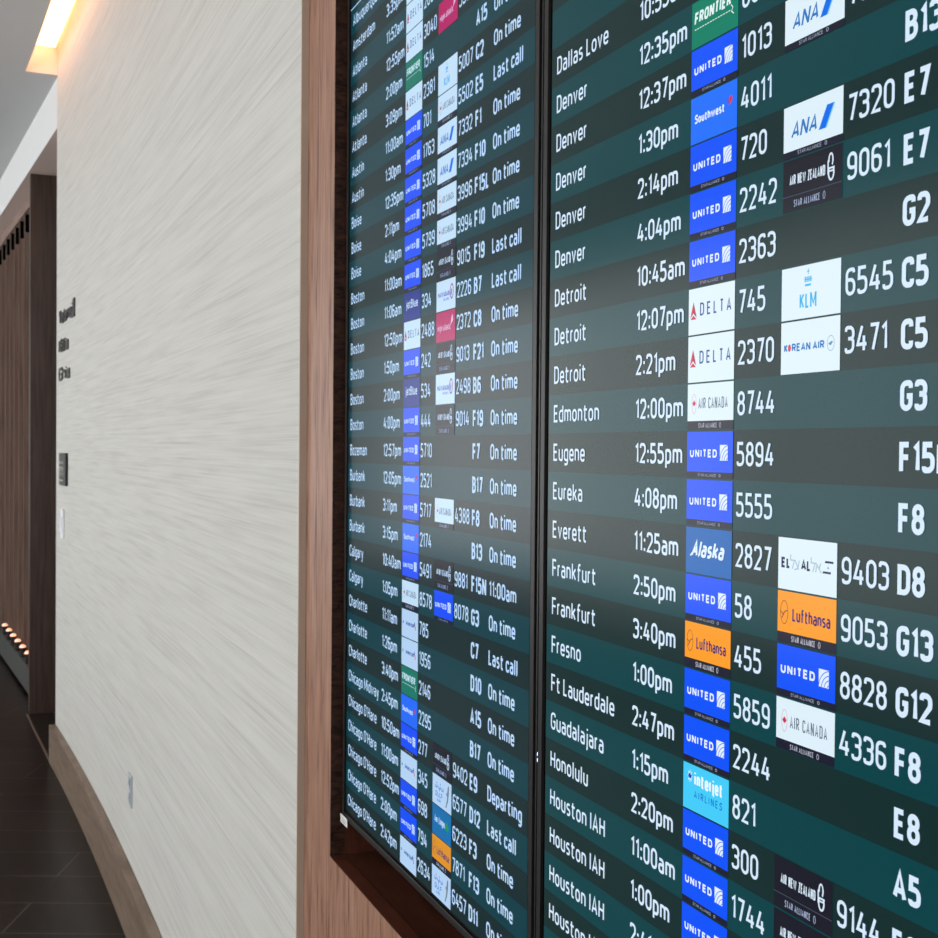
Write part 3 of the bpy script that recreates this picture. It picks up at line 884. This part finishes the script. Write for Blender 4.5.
# low stone plinth
mb = MB()
def pl(u, d): 
    y = 7.64 + u * math.cos(ang); x = sx(7.64) - u * math.sin(ang)
    return (x + d, y)
mb.prism([pl(0, 0.0), pl(0, 0.12), pl(P*NB, 0.12), pl(P*NB, 0)], 0.03, 0.195, M_stone)
mb.prism([pl(0, 0.01), pl(0, 0.12), pl(P*NB, 0.12), pl(P*NB, 0.01)], 0.0, 0.03, M_black)  # shadow gap under the plinth, its shade put in as black
# keep slatted wall standing behind it
tag(mb.build('stone_plinth'), 'low grey stone plinth running along the foot of the slatted wall', 'plinth')
ords = ['nearest the dark pier', 'second from the dark pier', 'third from the dark pier', 'fourth from the dark pier', 'fifth from the dark pier',
        'sixth from the dark pier, farthest along']
cup = MB(); cup.lathe([(0.016, 0.0), (0.017, 0.05), (0.024, 0.055), (0.024, 0.062), (0.0225, 0.064)], M_metal)
cupm = cup.mesh('cup')
dome = MB(); dome.lathe([(0.021, 0.0), (0.020, 0.008), (0.015, 0.014), (0.007, 0.018)], M_upl)
domem = dome.mesh('lens')
for i in range(6):
    u = 0.50 + i * 0.262
    x, y = pl(u, 0.0)
    r = empty('uplight', (x + 0.018, y, 0.195))
    tag(r, 'small glowing orange uplight on the plinth, ' + ords[i], 'light', 'uplights on the stone plinth')
    c = bpy.data.objects.new('cup', cupm); COL.objects.link(c); c.parent = r
    d = bpy.data.objects.new('lens', domem); COL.objects.link(d); d.parent = r; d.location = (0, 0, 0.064)

# ------------------------------------------------------------------ things on the papered wall
def wall_frame(y):
    s = -(wx(y + .01) - wx(y - .01)) / 0.02
    a = math.atan(s)
    return (wx(y), y), a
def wall_empty(name, y, z):
    (x, yy), a = wall_frame(y)
    return empty(name, (x, yy, z), (PI / 2, 0, -PI / 2 + a))
def sign_line(y_left, z, s, width, h, label):
    y = y_left - width / 2
    r = wall_empty('sign_lettering', y, z)
    import bmesh
    bm = bmesh.new()
    mb = MB(); text(mb, s, -width / 2, 0, h, M_sign, t=.22, gap=.12, z=0.001, width=width, sc=1.0)
    m2 = mb.mesh('letters'); bm.from_mesh(m2)
    bmesh.ops.remove_doubles(bm, verts=bm.verts, dist=1e-5)
    ext = bmesh.ops.extrude_face_region(bm, geom=bm.faces[:])
    bmesh.ops.translate(bm, vec=(0, 0, 0.005), verts=[g for g in ext['geom'] if isinstance(g, bmesh.types.BMVert)])
    bm.to_mesh(m2); bm.free()
    o = bpy.data.objects.new('letters', m2); COL.objects.link(o); o.parent = r
    tag(r, label, 'sign', 'raised wall lettering')
sign_line(6.22, 2.196, 'Yelanai', 0.46, 0.070, 'top line of small raised black lettering near the far end of the pale wall')
sign_line(6.22, 2.056, 'Killia', 0.33, 0.068, 'middle line of raised black lettering on the pale wall')
sign_line(6.22, 1.918, 'Ghia', 0.38, 0.066, 'bottom line of raised black lettering on the pale wall, above the black plaque')
# tall mark ending the top line
mb = MB(); mb.box((-0.03, 0, 0.0), (0.03, 0.085, 0.006), M_sign); mb.box((-0.07, 0, 0.0), (-0.03, 0.03, 0.006), M_sign)
r = wall_empty('sign_symbol', 5.71, 2.19); mb.build('symbol_plate', r)
tag(r, 'tall black symbol closing the top line of the raised wall lettering', 'sign')

r = wall_empty('plaque_sign', 6.02, 1.487)
mb = MB(); mb.box((-0.11, -0.078, 0.0005), (0.11, 0.078, 0.014), M_sign); mb.build('plate', r, bevel=0.002)
mb = MB()
for i, x in enumerate((-0.085, -0.03, 0.025)):
    zc = 0.0145
    mb.box((x - 0.004, -0.032, zc - .001), (x + 0.004, 0.0, zc), M_picto)
    mb.box((x - 0.008, -0.005 , zc - .001), (x + 0.008, 0.014, zc), M_picto)
    mb.prism([(x + 0.008 * math.cos(k * PI / 5), 0.032 + 0.008 * math.sin(k * PI / 5)) for k in range(10)], zc - .001, zc, M_picto)
mb.box((-0.09, -0.056, 0.0135), (0.03, -0.050, 0.0145), M_picto)
mb.build('pictograms', r)['label'] = 'white pictograms'
tag(r, 'black wall plaque with white pictograms above the light switch', 'sign')

r = wall_empty('light_switch', 6.07, 1.222)
mb = MB(); mb.box((-0.036, -0.072, 0.0005), (0.036, 0.072, 0.008), M_plate); mb.build('plate', r, bevel=0.002)
mb = MB(); mb.box((-0.017, -0.034, 0.008), (0.017, 0.034, 0.014), M_plate); mb.build('rocker', r, bevel=0.001)
tag(r, 'white light switch plate below the black plaque', 'light switch')

r = wall_empty('wall_outlet', 4.09, 0.448)
mb = MB(); mb.box((-0.034, -0.054, 0.0005), (0.034, 0.054, 0.005), M_outlet); mb.build('plate', r, bevel=0.0015)
mb = MB()
for dy in (-0.026, 0.026):
    mb.box((-0.016, dy - 0.015, 0.006), (0.016, dy + 0.015, 0.008), M_outlet)
    mb.box((-0.009, dy - 0.006, 0.008), (-0.006, dy + 0.006, 0.0083), M_slot)
    mb.box((0.006, dy - 0.006, 0.008), (0.009, dy + 0.006, 0.0083), M_slot)
mb.build('receptacle', r)
tag(r, 'pale grey electrical outlet low on the papered wall above the baseboard', 'outlet')

# ------------------------------------------------------------------ daylight
wd = bpy.data.worlds.new('daylight'); SC.world = wd; wd.use_nodes = True
bg = wd.node_tree.nodes['Background']
bg.inputs['Color'].default_value = (0.985, 1.0, 1.0, 1)
bg.inputs['Strength'].default_value = 3.9

# ------------------------------------------------------------------ camera
cam = bpy.data.cameras.new('camera'); co = bpy.data.objects.new('camera', cam); COL.objects.link(co)
rx = Vector((0.92148763, -0.38831452, 0.00850736)); up = Vector((-0.00139447, 0.01859547, 0.99982612)); fw = Vector((0.38840519, 0.92133927, -0.016594))
co.matrix_world = Matrix(((rx.x, up.x, -fw.x, 0), (rx.y, up.y, -fw.y, 0), (rx.z, up.z, -fw.z, EYE), (0, 0, 0, 1)))
cam.sensor_width = 36.0
cam.lens = 36.0 * 1187.524 / 938.0
cam.clip_start = 0.02
cam.dof.use_dof = True
cam.dof.focus_distance = 1.05
cam.dof.aperture_fstop = 26
SC.camera = co
SC.view_settings.view_transform = 'Standard'
SC.view_settings.look = 'None'
SC.view_settings.exposure = 0.0
SC.view_settings.gamma = 1.0
SC.view_settings.use_curve_mapping = False
SC.cycles.use_denoising = True
SC.cycles.max_bounces = 8
SC.cycles.diffuse_bounces = 4
